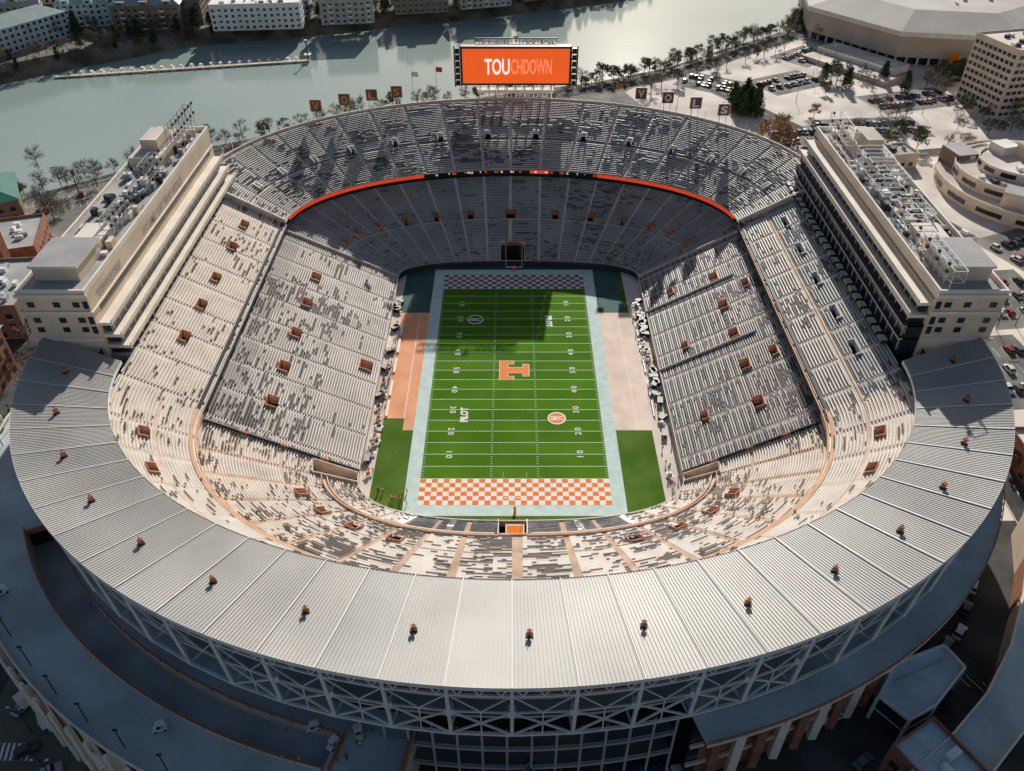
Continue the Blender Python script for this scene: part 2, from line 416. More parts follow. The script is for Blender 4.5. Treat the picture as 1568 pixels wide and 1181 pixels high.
# ---------------------------------------------------------------- north roof canopy
NR=1020
def ell(a,b_,yc,th): return (a*math.cos(th),yc-b_*math.sin(th))
mb=MB()
for i in range(NR):
    t0=PI*i/NR; t1=PI*(i+1)/NR; up=.0 if i%2 else .10
    rm=roofs[(i*34//NR*7)%3]
    a=ell(93,64,-40,t0);b_=ell(93,64,-40,t1);c=ell(112,92,-35.5,t1);d=ell(112,92,-35.5,t0)
    mb.face([(*a,34+up),(*b_,34+up),(*c,38+up),(*d,38+up)],rm)
    mb.face([(*b_,34),(*b_,34.10),(*c,38.10),(*c,38)],rm)
    if i%2==0: mb.face([(*a,34),(*a,34.10),(*d,38.10),(*d,38)],rm)
    if i%3==0:
        t1=PI*(i+3)/NR
        for (aa,bb,yc,z) in((93,64,-40,34),(112,92,-35.5,38)):
            a=ell(aa,bb,yc,t0);b_=ell(aa,bb,yc,t1)
            mb.face([(*a,z-.8),(*b_,z-.8),(*b_,z+.18),(*a,z+.18)],steel)
        a=ell(93,64,-40,t0);b_=ell(93,64,-40,t1);c=ell(112,92,-35.5,t1);d=ell(112,92,-35.5,t0)
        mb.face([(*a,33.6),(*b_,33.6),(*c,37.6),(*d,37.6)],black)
for i in range(1,34):
    t=PI*i/34; a=ell(93,64,-40,t); d=ell(112,92,-35.5,t)
    mb.strut((*a,34.2),(*d,38.2),.2,seam,.12)
mb.obj('canopy_roof',stad)
mb=MB()
for i in range(17):
    t=PI*(i+.35)/17; a=Vector((*ell(103,79,-38,t),36.1)); 
    mb.box(a.x,a.y,a.z+.25,.7,1.2,.5,black,t); mb.box(a.x,a.y,a.z+.7,.45,.45,.8,rust,t); mb.box(a.x,a.y,a.z+1.3,.6,.9,.5,rust,t)
    mb.strut(a,a+Vector((0,0,2.2)),.12,black)
mb.obj('roof_floodlights',stad)
mb=MB(); NT=34
pts=[(ell(111,91,-35.5,PI*i/NT),ell(110,90,-35.5,PI*i/NT),ell(100,80,-36,PI*i/NT)) for i in range(NT+1)]
l=lambda p,q,t:tuple(lerp(p[n2],q[n2],t) for n2 in range(3))
for i in range(NT):
    (a,ai,w0),(b_,bi,w1)=pts[i],pts[i+1]
    T0=(*a,37.3);T1=(*b_,37.3);M0=(a[0],a[1],34.2);M1=(b_[0],b_[1],34.2)
    B0=(*ai,20.6);B1=(*bi,20.6);C0=(*ai,27.5);C1=(*bi,27.5)
    mb.strut(T0,T1,.42,steel);mb.strut(M0,M1,.36,steel);mb.strut(B0,B1,.5,steel)
    mb.strut(C0,C1,.3,steel)
    mb.strut(T0,M0,.55,steel);mb.strut(M0,B0,.6,steel)
    P=6
    for j in range(P):
        if j%2==0: mb.strut(l(T0,T1,j/P),l(M0,M1,(j+1)/P),.18,steel)
        else: mb.strut(l(M0,M1,j/P),l(T0,T1,(j+1)/P),.18,steel)
    mb.strut(M0,l(C0,C1,.5),.2,steel); mb.strut(M1,l(C0,C1,.5),.2,steel)
    if 12<=i<=21:
        mb.strut(C0,B1,.3,steel);mb.strut(B0,C1,.3,steel)
        mb.strut(l(C0,C1,.5),l(B0,B1,.5),.2,steel)
        mb.box(ai[0],ai[1],28,1.3,1.3,1.6,steel,PI*i/NT)
    I0=(*w0,30.5);I1=(*w1,30.5)
    mb.strut(M0,I0,.35,steel); mb.strut(B0,(*w0,20.8),.35,steel); mb.strut(C0,(*w0,27),.25,steel); mb.strut(M0,(*w0,25),.25,steel)
    mb.strut(M0,I1,.2,steel); mb.strut(I0,M1,.2,steel)
mb.obj('canopy_truss',stad)
mb=MB(); NW=120
for i in range(NW):
    t0=PI*i/NW;t1=PI*(i+1)/NW
    a=ell(99,79,-36,t0);b_=ell(99,79,-36,t1)
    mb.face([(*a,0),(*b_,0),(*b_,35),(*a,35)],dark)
    for z in(21,27):
        a2=ell(107,87,-35.5,t0);b2=ell(107,87,-35.5,t1)
        mb.face([(*a,z),(*b_,z),(*b2,z),(*a2,z)],rampm)
        mb.face([(*a2,z-.6),(*b2,z-.6),(*b2,z+.1),(*a2,z+.1)],beige)
        mb.strut((*a2,z+1.1),(*b2,z+1.1),.15,rust)
    if i%3==0:
        p=ell(98.8,78.8,-36,t0+.004)
        for z in(21,27):
            mb.strut((p[0],p[1],z+.1),(p[0],p[1],z+5),.8,beige)
            if i%6==0: q=ell(100,80,-36,t0+.012); mb.box(q[0],q[1],z+1.6,2.2,1.2,3,beige2,t0)
mb.obj('north_concourse',stad)
mb=MB()
for i in range(14):
    t0=PI*(.415+i*.0125);t1=PI*(.415+(i+1)*.0125)
    for z in(7,13.5):
        a=ell(106,86,-35.5,t0);b_=ell(106,86,-35.5,t1);c=ell(109,89,-35.5,t1);d=ell(109,89,-35.5,t0)
        mb.face([(*a,z),(*b_,z),(*c,z),(*d,z)],asph2); mb.strut((*d,z),(*c,z),.4,roofg,.6); mb.strut((*d,z+1),(*c,z+1),.12,roofg)
    mb.strut((*d,0),(*d,20.4),.4,roofg)
mb.obj('service_gallery',stad)
mb=MB()
for i in range(60):
    t0=PI*(.0+i/60*.41);t1=PI*(.0+(i+1)/60*.41)
    a=ell(111,91.5,-35.5,t0);b_=ell(111,91.5,-35.5,t1)
    c=ell(116,95.5,-35.5,t1);d=ell(116,95.5,-35.5,t0)
    ai=ell(104,84,-35.5,t0);bi=ell(104,84,-35.5,t1)
    mb.face([(*ai,20),(*bi,20),(*c,20),(*d,20)],deckm)
    mb.face([(*ai,19.3),(*bi,19.3),(*c,19.3),(*d,19.3)],dark)
    mb.face([(*d,19.3),(*c,19.3),(*c,20.2),(*d,20.2)],beige)
    mb.strut((*d,21.1),(*c,21.1),.18,rust); mb.strut((*d,20),(*d,21.1),.1,rust)
    mb.face([(*a,0),(*b_,0),(*b_,19.3),(*a,19.3)],glass if i%2 else brick)
    o=ell(112,92.5,-35.5,t0)
    if i%2==0: mb.strut((*o,0),(*o,19.2),1.6,brick if i%4 else beige2)
    for z in(6.5,13): 
        p=ell(111.4,91.9,-35.5,t0);q=ell(111.4,91.9,-35.5,t1); mb.strut((*p,z),(*q,z),.5,beige,.8)
mb.obj('brick_facade',stad)
yellow=mat('yellow_paint',(.6,.42,.03),.7,.1,1)
mb=MB(); N2=70
for i in range(N2):
    f0=.55+.45*i/N2; f1=.55+.45*(i+1)/N2; t0=PI*f0;t1=PI*f1
    lo=.585<f0<.86
    A0=ell(104,84,-35.5,t0);A1=ell(104,84,-35.5,t1);B0=ell(111,90,-35.5,t0);B1=ell(111,90,-35.5,t1)
    C0=ell(117.5,96.5,-35.5,t0);C1=ell(117.5,96.5,-35.5,t1);D0=ell(128,107,-35.5,t0);D1=ell(128,107,-35.5,t1)
    zr=lambda q:13.2-3.5*max(0,min(1,(q-.58)/.28))
    mb.face([(*A0,14),(*A1,14),(*B1,14),(*B0,14)],deckm)
    if lo:
        mb.face([(*B0,zr(f0)-1),(*B1,zr(f1)-1),(*C1,zr(f1)-1),(*C0,zr(f0)-1)],rampm)
        mb.face([(*B0,zr(f0)-2),(*B1,zr(f1)-2),(*B1,14),(*B0,14)],beige)
        mb.face([(*C0,zr(f0)-2),(*C1,zr(f1)-2),(*C1,14),(*C0,14)],beige)
        mb.strut((*C0,15.1),(*C1,15.1),.28,rust,.25); mb.strut((*B0,15.1),(*B1,15.1),.28,rust,.25)
        mb.strut((*C0,14.4),(*C1,14.4),.25,beige,.8)
        if i%2==0:
            for Q in(B0,C0): mb.strut((*Q,14),(*Q,15.1),.25,rust)
    else: mb.face([(*B0,14),(*B1,14),(*C1,14),(*C0,14)],deckm)
    mb.face([(*C0,14),(*C1,14),(*D1,14),(*D0,14)],deckm)
    mb.face([(*D0,0),(*D1,0),(*D1,14.9),(*D0,14.9)],beige if i%3 else black)
    mb.strut((*D0,15.2),(*D1,15.2),.35,beige2,.5)
    E0=ell(129.2,108.2,-35.5,t0); E1=ell(129.2,108.2,-35.5,t1)
    if i%2==0: mb.strut((*E0,0),(*E0,16.5),.7,beige2)
    if i%5==1: mb.strut((*E0,11),(*E1,11),.3,white,5)
    if i%4==0: G0=ell(126,105,-35.5,t0); mb.strut((*G0,14),(*G0,20),.15,black); mb.box(G0[0],G0[1],20,.9,.4,.15,black)
for q in range(2):
    f0=(.585,.86)[q]; B0=ell(111,90,-35.5,PI*f0);C0=ell(117.5,96.5,-35.5,PI*f0)
    mb.strut((*B0,14.5),(*C0,14.5),.3,rust,1.2)
a=ell(104,84,-35.5,PI*.552);b_=ell(128,107,-35.5,PI*.552); mb.strut((*a,14.7),(*b_,14.7),.3,rust,1.3); mb.face([(*a,0),(*b_,0),(*b_,14),(*a,14)],beige)
for i in range(8):
    p=ell(106.5,86.5,-35.5,PI*(.565+i*.006));q=ell(106.5,86.5,-35.5,PI*(.571+i*.006)); mb.strut((*p,14.02),(*q,14.02),.8,yellow,.02)
mb.obj('entrance_ramp_deck',stad)
# ---------------------------------------------------------------- press box towers
greyroof=mat('grey_roof',(.3,.3,.3),.8,.15,.1)
def tower(s):
    e=empty('press_box_tower'); 
    mb=MB()
    y0,y1=-36,62
    def bx(xa,xb,ya,yb,za,zb,m,top=None): mb.box(s*(xa+xb)/2,(ya+yb)/2,(za+zb)/2,abs(xb-xa),yb-ya,zb-za,m,0,top)
    bx(98,114,y0,y1,0,50,beige,greyroof)
    tiers=[(96.0,38.6,41.6),(94.6,35.4,38.2),(93.3,32.2,35)] if s<0 else [(95.8,44.2,47.2),(94.6,40.9,43.8)]
    for x,za,zb in tiers:
        bx(x,97.9,y0+2,y1-2,za,zb-.9,glass)
        bx(x-1.0,97.95,y0+1,y1-1,zb-.85,zb,beige2,beige2)
        bx(x-1.2,x-.9,y0+1,y1-1,zb-.2,zb+.8,beige2)
        for i in range(25): bx(x-.15,x+.1,y0+3+i*3.75,y0+3.3+i*3.75,za,zb-.9,beige2)
    if s<0:
        bx(97.85,97.97,y0+4,y1-4,43.4,44.4,glass); bx(97.6,97.96,y0,y1,45,45.4,beige2)
        bx(92.5,97.9,y0+1,y1-1,29,32.1,concrete)
    else:
        bx(94.0,97.9,y0+1,y1-1,29,40.8,glass)
        for z in(36.6,40.3): bx(93.0,97.95,y0+1,y1-1,z,z+.45,roofg,black)
        for i in range(26): bx(93.8,94.1,y0+2+i*3.75,y0+2.3+i*3.75,33,40.3,roofg)
        for i in range(24): bx(91.2,92.9,y0+5+i*3.8,y0+7.6+i*3.8,32.4,33.6,glass,roofg)
        bx(97.8,97.97,y0+1,y1-1,48.0,48.5,glass)
    for a_ in((98,98.5,y0,y1),(113.5,114,y0,y1),(98.5,113.5,y0,y0+.5),(98.5,113.5,y1-.5,y1)): bx(*a_,50,51.2,beige2)
    bx(97.6,114.4,y0-.5,y0-.01,44.9,45.6,beige2); bx(97.6,114.4,y0-.4,y0-.01,37.2,37.7,beige2); bx(97.6,114.4,y0-.5,y0-.01,49.4,50.2,beige2)
    for zz in(39.6,42.3,46.6):
        for xx in(101,105.5,111.5): bx(xx-.8,xx+.8,y0-.12,y0-.02,zz,zz+1.4,glass)
        bx(98.2,99.4,y0-.12,y0-.02,zz-.4,zz+1.6,glass)
    for zz in range(4,36,5):
        bx(98,115,y0-.25,y0-.05,zz+3.6,zz+3.9,beige2)
    for zz in range(4,48,5):
        for i in range(18): bx(114,114.15,y0+3+i*5.1,y0+6+i*5.1,zz,zz+2.2,glass)
    ra=random.Random(5+s)
    bx(101.5,112,y0+6,y0+19,50.1,53.6,beige,greyroof); bx(101,112.5,y0+5.5,y0+19.5,53.6,54.2,beige2,greyroof)
    bx(102,109,y0+21,y0+30,50.1,52.6,beige2,pave)
    bx(103,112,y1-30,y1-8,50.1,53.5,beige,pave); bx(105,110,y1-24,y1-14,53.5,56.5,beige,pave)
    for i in range(120):
        a=ra.uniform(99.6,111.5);b_=ra.uniform(y0+17,y1-3);h=ra.uniform(.5,2.2)
        bx(a,a+ra.uniform(.5,2.4),b_,b_+ra.uniform(.6,2.8),50.05,50+h,ra.choice([steel,roofg,greyroof,black,beige,beige2]))
    for i in range(22):
        a=ra.uniform(99.6,112);b_=ra.uniform(y0+17,y1-12); mb.strut((s*a,b_,50.4),(s*(a+ra.uniform(-1,1)),b_+ra.uniform(5,11),50.4),.4,ra.choice([steel,roofg,black]))
    mb.obj('tower_body',e)
    if s<0:
        mb=MB()
        add_text(mb,'HOME OF THE VOLS',3.0,TR(-97.9,16,47.2,PI/2,0,PI/2),roofg,.06,(32,2.4))
        add_text(mb,'TENNESSEE',2.2,TR(-97.9,-24,47.2,PI/2,0,PI/2),roofg,.05,(15,2))
        mb.obj('wall_lettering',e)
    mb=MB(); lm=steel if s>0 else roofg
    def lattice(x,ya,yb,za,zb,w):
        n_=max(2,int((yb-ya)/2.6))
        for xx in(x,x+w):
            for zz in(za,zb): mb.strut((s*xx,ya,zz),(s*xx,yb,zz),.2,lm)
            for i in range(n_+1):
                y=lerp(ya,yb,i/n_); mb.strut((s*xx,y,za),(s*xx,y,zb),.14,lm)
                if i<n_:
                    y2=lerp(ya,yb,(i+1)/n_); mb.strut((s*xx,y,za if i%2 else zb),(s*xx,y2,zb if i%2 else za),.12,lm)
        for i in range(n_+1):
            y=lerp(ya,yb,i/n_)
            for zz in(za,zb): mb.strut((s*x,y,zz),(s*(x+w),y,zz),.14,lm)
            mb.strut((s*x,y,50),(s*x,y,za),.18,lm)
            for zz in(zb+.5,(za+zb)/2): 
                if s<0 or i%2: mb.box(s*(x-.3),y,zz,.45,.9,.7,black,0)
    if s<0:
        lattice(101,-10,4,52.5,55.5,2.5); lattice(101,18,28,53,57,2.5); lattice(101,42,60,54,59,2.5)
    else:
        lattice(101,-34,-14,52,55,3); lattice(101,-6,6,52,55,7);lattice(101,12,34,52.5,56.5,7); lattice(101,42,60,53,57,3)
    mb.obj('light_truss',e)
tower(-1); tower(1)
# ---------------------------------------------------------------- scoreboard
e=empty('scoreboard')
mb=MB(); bx0,bx1,by,bz0,bz1=-22,25,126,42.5,57
cx=(bx0+bx1)/2
mb.box(cx,by+1.5,(bz0+bz1)/2,bx1-bx0-5,3,bz1-bz0,black)
mb.box(cx,by-.1,(bz0+bz1)/2,bx1-bx0-6,.15,bz1-bz0-1.6,ledo)
for x in(bx0,bx0+2.4,bx1-2.4,bx1): mb.strut((x,by,bz0-.5),(x,by,bz1+.3),.45,black)
for s_ in(bx0,bx1-2.4):
    for j in range(6):
        z=bz0+j*2.4; mb.strut((s_,by,z),(s_+2.4,by,z+2.4),.25,steel); mb.strut((s_,by,z),(s_+2.4,by,z),.25,black)
        mb.box(s_+1.2,by-.6,z+1.2,1.7,1,1.8,ledb)
mb.strut((bx0+8,by,58),(bx1-8,by,58),.6,white,.5); mb.strut((bx0+8,by,60),(bx1-8,by,60),.4,black,.4)
for i in range(12): mb.strut((bx0+8+i*2.8,by,58),(bx0+8+i*2.8,by,60),.2,black)
for i in range(9): mb.strut((cx-14+i*3.5,by+1.5,30),(cx-14+i*3.5,by+1.5,bz0),.6,steel)
for i in range(8): mb.strut((cx-14+i*3.5,by+1.5,34),(cx-10.5+i*3.5,by+1.5,bz0),.3,steel)
mb.box(cx,by+3,39.5,30,3,1.2,beige2)
mb.obj('board_frame',e)
mb=MB()
add_text(mb,'TENNESSEE',2.3,TR(cx-8.5,by-.4,59,PI/2),beige2,.05,(12,1.6)); add_text(mb,'FOOTBALL',2.3,TR(cx+8.5,by-.4,59,PI/2),beige2,.05,(12,1.6))
add_text(mb,'TOU',7.6,TR(cx-7.2,by-.3,49.6,PI/2),ledw,.12,(9.6,6))
add_text(mb,'CHDOWN',7.6,TR(cx+5.9,by-.3,49.6,PI/2),ledd,.04,(15.6,5.6))
add_text(mb,'T',3.0,TR(cx,by-.45,59.6,PI/2),orange,.15)
mb.obj('board_lettering',e)
signp=mat('sign_panel_dark',(.10,.09,.085),.6,.1,1)
signo=mat('sign_letter_orange',(.8,.22,.05),.6,.0,1)
def sign(x,ch):
    y=50+74.5*math.sqrt(max(0,1-(x/101)**2))+.6
    e=empty('letter_sign',(x,y,0)); mb=MB()
    mb.strut((-1.2,0,37),(-1.2,0,41),.25,steel); mb.strut((1.2,0,37),(1.2,0,41),.25,steel)
    mb.box(0,0,43,4.2,.5,4.2,signp)
    for q in(-2.0,2.0): mb.box(q,-.3,43,.35,.12,4.2,signo)
    add_text(mb,ch,3.8,TR(0,-.4,43,PI/2),signo if x<0 else white,.14,(2.5,2.9))
    mb.obj('sign_panel',e)
for x,ch in zip((-72,-62.5,-53,-44),'VOLS'): sign(x,ch)
for x,ch in zip((49,58.5,68,77),'VOLS'): sign(x,ch)
red=mat('flag_red',(.6,.04,.03),.7,.1,1)
def flag(x,c,h=50):
    y=50+74.5*math.sqrt(1-(x/101)**2)+.8
    mb=MB(); mb.cone(0,0,36,h,.14,.07,steel,8)
    for i in range(6):
        mb.face([(i*.4,math.sin(i)*.2,h-2.2),(i*.4+.4,math.sin(i+1)*.2,h-2.3),(i*.4+.4,math.sin(i+1)*.2,h-.5),(i*.4,math.sin(i)*.2,h-.3)],c)
    o=mb.obj('flagpole'); o.location=(x,y,0)
flag(-38,white);flag(-29,red,51);flag(40,orange,46);flag(62,white,46)
# ---------------------------------------------------------------- sideline items
mb=MB()
mb.box(FX,-67,2.9,3.8,5.4,.3,orange); mb.box(FX,-63.6,2.0,3.8,1.4,.2,concrete)
for s_ in(-1,1): mb.box(FX+s_*2.1,-67,1.4,.3,7,2.8,beige2)
mb.box(FX,-70.4,2.2,4.6,.3,3.4,tan)
mb.obj('team_tunnel',stad)
def benchobj(x,y,rot):
    mb=MB(); mb.box(0,0,.45,7,.5,.08,white); mb.box(0,.3,.8,7,.06,.4,white)
    for i in(-3,0,3): mb.box(i,0,.2,.1,.5,.4,steel)
    o=mb.obj('team_bench'); o.location=(x,y,.04); o.rotation_euler=(0,0,rot)
for y in(-18,-9,2,12,21): benchobj(40.2,y,-PI/2); benchobj(-35.4,y,PI/2)
def table(x,y,r):
    mb=MB(); mb.box(0,0,.75,2.4,.9,.06,white); mb.box(0,0,1.1,.9,.6,.6,random.choice([black,orange,steel]))
    for a in(-1,1):
        for b_ in(-.35,.35): mb.box(a,b_,.36,.06,.06,.72,steel)
    o=mb.obj('folding_table'); o.location=(x,y,.04); o.rotation_euler=(0,0,r)
for i in range(22): table(random.choice([-37.5,41.5])+random.uniform(-.8,.8),random.uniform(-45,38),random.uniform(0,3))
def crate(x,y,r):
    mb=MB(); mb.box(0,0,.65,2.6,1.5,1.1,black); mb.box(0,0,1.23,2.7,1.6,.08,roofg)
    for a in(-1,1):
        for b_ in(-.6,.6): mb.box(a,b_,.05,.15,.1,.12,steel)
    o=mb.obj('equipment_case'); o.location=(x,y,.05); o.rotation_euler=(0,0,r)
for i in range(30): crate(random.choice([-38,42.2,42.2])+random.uniform(-.6,.6),random.uniform(-50,38),random.uniform(0,3))
skin=mat('skin',(.45,.28,.2),.6,.05,2); trous=mat('trousers_dark',(.02,.022,.03),.8,.1,2)
def person_mesh(shirt):
    V=[(0,0,.95),(0,0,1.2),(0,0,1.42),(0,0,1.53),(0,.01,1.63),(0,.01,1.75),(.2,0,1.4),(.25,.02,1.12),(.24,.1,.88),(-.2,0,1.4),(-.25,.02,1.12),(-.24,.1,.88),
       (.1,0,.88),(.12,.04,.48),(.13,0,.06),(.13,.16,.04),(-.1,0,.88),(-.12,-.02,.48),(-.13,-.06,.06),(-.13,.1,.04)]
    E=[(0,1),(1,2),(2,3),(3,4),(4,5),(2,6),(6,7),(7,8),(2,9),(9,10),(10,11),(0,12),(12,13),(13,14),(14,15),(0,16),(16,17),(17,18),(18,19)]
    R=[.15,.14,.14,.06,.1,.08,.065,.05,.04,.065,.05,.04,.1,.07,.05,.04,.1,.07,.05,.04]
    me=bpy.data.meshes.new('p'); me.from_pydata(V,E,[]); o=bpy.data.objects.new('p',me); S.collection.objects.link(o)
    bpy.context.view_layer.objects.active=o
    o.modifiers.new('s','SKIN'); 
    for i,d in enumerate(me.skin_vertices[0].data): d.radius=(R[i],R[i]*.85); d.use_root=(i==0)
    sb=o.modifiers.new('b','SUBSURF'); sb.levels=1
    bpy.context.view_layer.update()
    m2=bpy.data.meshes.new_from_object(o.evaluated_get(bpy.context.evaluated_depsgraph_get()))
    bpy.data.objects.remove(o)
    m2.materials.clear()
    for m in(skin,shirt,trous): m2.materials.append(m)
    for p in m2.polygons:
        c=p.center; p.material_index=0 if (c.z>1.5 or (abs(c.x)>.2 and c.z<1.05 and c.z>.8)) else (1 if c.z>.93 else 2)
    return m2
pm=[person_mesh(m) for m in(white,orange,black,red,roofg)]
def person(x,y,z=.05):
    o=bpy.data.objects.new('person',random.choice(pm)); o.location=(x,y,z); o.rotation_euler=(0,0,random.uniform(0,6.28)); link(o)
for i in range(110):
    if random.random()<.45: person(random.gauss(-37.4,.8),random.uniform(-46,36))
    else: person(random.gauss(41.6,1.2),random.uniform(-50,38))
for i in range(14): person(random.uniform(-35,-26),random.uniform(-60,-50))
# ---------------------------------------------------------------- vehicles
tyre=mat('tyre_rubber',(.02,.02,.02),.8,.1,2)
def car_mesh(col,suv=False):
    mb=MB(); h=1.75 if suv else 1.45
    prof=[(-2.3,.35),(-2.3,.85),(-1.9,.98),(-1.55 if suv else -1.35,h-.08),(-.9,h),(.4,h),(1.0,.98),(2.1,.85),(2.3,.6),(2.3,.35)]
    def wy(z): return .92 if z<1.0 else .74
    n_=len(prof)
    for s_ in(-1,1): mb.face([(x,s_*wy(z),z) for x,z in prof],col)
    for i in range(n_):
        a=prof[i];b_=prof[(i+1)%n_]; m_=glass if i in(2,5) else col
        mb.face([(a[0],-wy(a[1]),a[1]),(b_[0],-wy(b_[1]),b_[1]),(b_[0],wy(b_[1]),b_[1]),(a[0],wy(a[1]),a[1])],m_)
    for s_ in(-1,1):
        mb.face([(-1.4,s_*.925,1.0),(.75,s_*.925,1.0),(.35,s_*.78,h-.12),(-1.15,s_*.78,h-.12)],glass)
        for x in(-1.45,1.4): mb.wheel(x,.75,.95,.34,tyre,s_)
    return mb.mesh('car')
cp=[mat('car_paint_%d'%i,c,.3,.02,1,spec=.6,k=1) for i,c in enumerate([(.7,.7,.7),(.4,.41,.42),(.04,.04,.045),(.3,.03,.03),(.05,.09,.2),(.12,.12,.13),(.72,.72,.68)])]
cms=[car_mesh(c,i%2==0) for i,c in enumerate(cp)]
def car(x,y,r,z=.05):
    o=bpy.data.objects.new('parked_car',random.choice(cms)); o.location=(x,y,z); o.rotation_euler=(0,0,r); link(o)
def lot(cx,cy,rot,nx,ny,fill=.7,name='parking_lot'):
    w_=nx*2.8+4; d_=ny*9+8; mb=MB(); 
    mb.box(0,0,0,w_,d_,.04,asph2)
    for j in range(ny):
        for i in range(nx+1): mb.box(-nx*1.4+i*2.8,-ny*4.5+4.5+j*9,.028,.12,5,.012,line)
    for sx in(-1,1): mb.box(sx*w_/2,0,.06,.3,d_,.16,concrete)
    o=mb.obj(name); o.location=(cx,cy,.03); o.rotation_euler=(0,0,rot)
    c,s_=math.cos(rot),math.sin(rot)
    for j in range(ny):
        for i in range(nx):
            if random.random()<fill:
                X=-nx*1.4+1.4+i*2.8;Y=-ny*4.5+4.5+j*9
                car(cx+X*c-Y*s_,cy+X*s_+Y*c,rot+PI/2*random.choice([1,-1]))
pv=MB()
pv.prism([(103,-60),(180,-90),(420,120),(330,330),(228,420),(180,350),(130,312),(84,272),(60,240),(102,110)],-.02,.012,pave)
pv.obj('pavement')
pv=MB(); pv.prism([(-270,70),(-196,118),(-140,165),(-60,215),(0,236),(60,242),(104,110),(-104,110),(-120,40),(-180,30)],-.02,.011,asph2); pv.obj('pavement')
pv=MB(); pv.prism([(-103,-200),(-103,30),(-145,30),(-200,-20),(-200,-200)],-.02,.013,asphalt); pv.obj('shaded_asphalt')  # asphalt ground; its dark colour stands in for the shade lying here
pv=MB(); pv.prism([(-102,-210),(180,-210),(140,-60),(103,-60),(60,-100),(-60,-100)],-.02,.014,asphalt)
for i in range(12): pv.box(84+i*2.6,-98-i*1.5,.03,.15,4.5,.02,line,.5)
for i in range(7): pv.box(-98+i*1.0,-118,.03,.5,3.5,.02,line,.2)
pv.obj('service_yard')
lot(172,190,.1,18,2,.9); lot(207,228,.3,16,2,.85); lot(140,175,.2,12,3,.8); lot(112,250,-.6,14,2,.6); lot(172,300,.7,10,2,.7)
lot(168,40,.1,8,3,.8); lot(150,0,.1,7,3,.7); lot(195,70,.4,10,3,.8); lot(-180,112,.5,12,2,.15); lot(-150,85,.2,8,3,.7); lot(140,110,.1,8,4,.75); lot(150,255,.5,12,2,.6)
def road(pts,w_,name='road',z=.04,m=None,marks=True):
    mb=MB()
    L1=offs(pts,w_/2);L2=offs(pts,-w_/2)
    for i in range(len(pts)-1):
        mb.face([(*L2[i],z),(*L2[i+1],z),(*L1[i+1],z),(*L1[i],z)],m or asphalt)
        for Lx in(L1,L2): mb.strut((*Lx[i],z+.05),(*Lx[i+1],z+.05),.35,concrete,.14)
        a=Vector(pts[i]);b_=Vector(pts[i+1]);n_=int((b_-a).length/8)
        if marks:
            for j in range(n_):
                p=a.lerp(b_,j/n_);q=a.lerp(b_,(j+.45)/n_); mb.strut((p.x,p.y,z+.015),(q.x,q.y,z+.015),.2,line,.01)
    mb.obj(name)
road(offs([(-300,50),(-196,132),(-150,172),(-60,226),(0,248),(42,264),(82,286),(128,326),(173,362),(219,459)],-20),12)
road([(130,-150),(128,-60),(134,40),(150,90),(158,150),(105,250)],9,z=.06)
road([(-150,-160),(-140,-60),(-135,20),(-150,60),(-200,95)],10,z=.06)
road([(-380,330),(-300,352),(-230,385),(-140,412),(-50,440),(60,480)],8,z=.06)
road([(158,150),(185,160),(240,170),(330,190)],8,z=.07)
mb=MB(); WP=[(124,-66),(119,-78),(112,-90),(103,-103),(93,-114),(82,-123),(70,-131)]
La=offs(WP,4);Lb=offs(WP,-4)
for i in range(len(WP)-1):
    mb.face([(*La[i],8),(*La[i+1],8),(*Lb[i+1],8),(*Lb[i],8)],deckm)
    for Lx in(La,Lb):
        mb.face([(*Lx[i],0),(*Lx[i+1],0),(*Lx[i+1],8),(*Lx[i],8)],brick if i%2 else beige); mb.strut((*Lx[i],8.5),(*Lx[i+1],8.5),.35,beige2,1)
mb.obj('raised_walkway')
mb=MB()
bgl=mat('pale_blue_roof_membrane',(.38,.50,.55),.5,.12,.3,detail=8)
PR=[(70,-111),(76,-104),(87,-100),(89,-105),(80,-113),(74,-116)]
mb.prism(PR,0,7.5,glass,bgl)
for i in range(len(PR)):
    a=PR[i];b_=PR[(i+1)%len(PR)]; mb.strut((*a,7.8),(*b_,7.8),.4,beige2,.7); mb.strut((*a,0),(*a,7.4),.5,white); mb.strut((*a,3.8),(*b_,3.8),.2,white)
mb.strut((74,-108,7.6),(86,-103,7.6),.15,roofg,.2)
mb.obj('glass_entrance_building')
def truck(x,y,r,c,z=.05):
    mb=MB(); mb.box(-1,0,2.1,6,2.4,2.6,white); mb.box(-1,0,.7,6.4,2.2,.25,black); mb.box(3.1,0,1.6,1.9,2.3,1.9,c); mb.box(3.5,0,2.0,1.15,2.35,.7,glass)
    for xx in(-3,-1.9,3.1):
        for s_ in(-1,1): mb.wheel(xx,.85,1.15,.5,tyre,s_)
    o=mb.obj('box_truck'); o.location=(x,y,z); o.rotation_euler=(0,0,r)
truck(-88,-111,.6,white);truck(-81,-117,2.2,roofg);truck(-95,-106,1.0,cp[4]);truck(60,-112,.3,white)
for p in((-99,-101,1),(-97,-109,1.2),(-92,-118,.5),(25,-122,0),(31,-122,.1),(-92,-101,.9),(-72,-128,.4),(66,-120,.6),(96,-92,.8),(100,-86,.9),(-86,-122,.5),(-78,-124,.5),(-101,-97,1),(92,-95,.8),(104,-80,1)): car(*p)
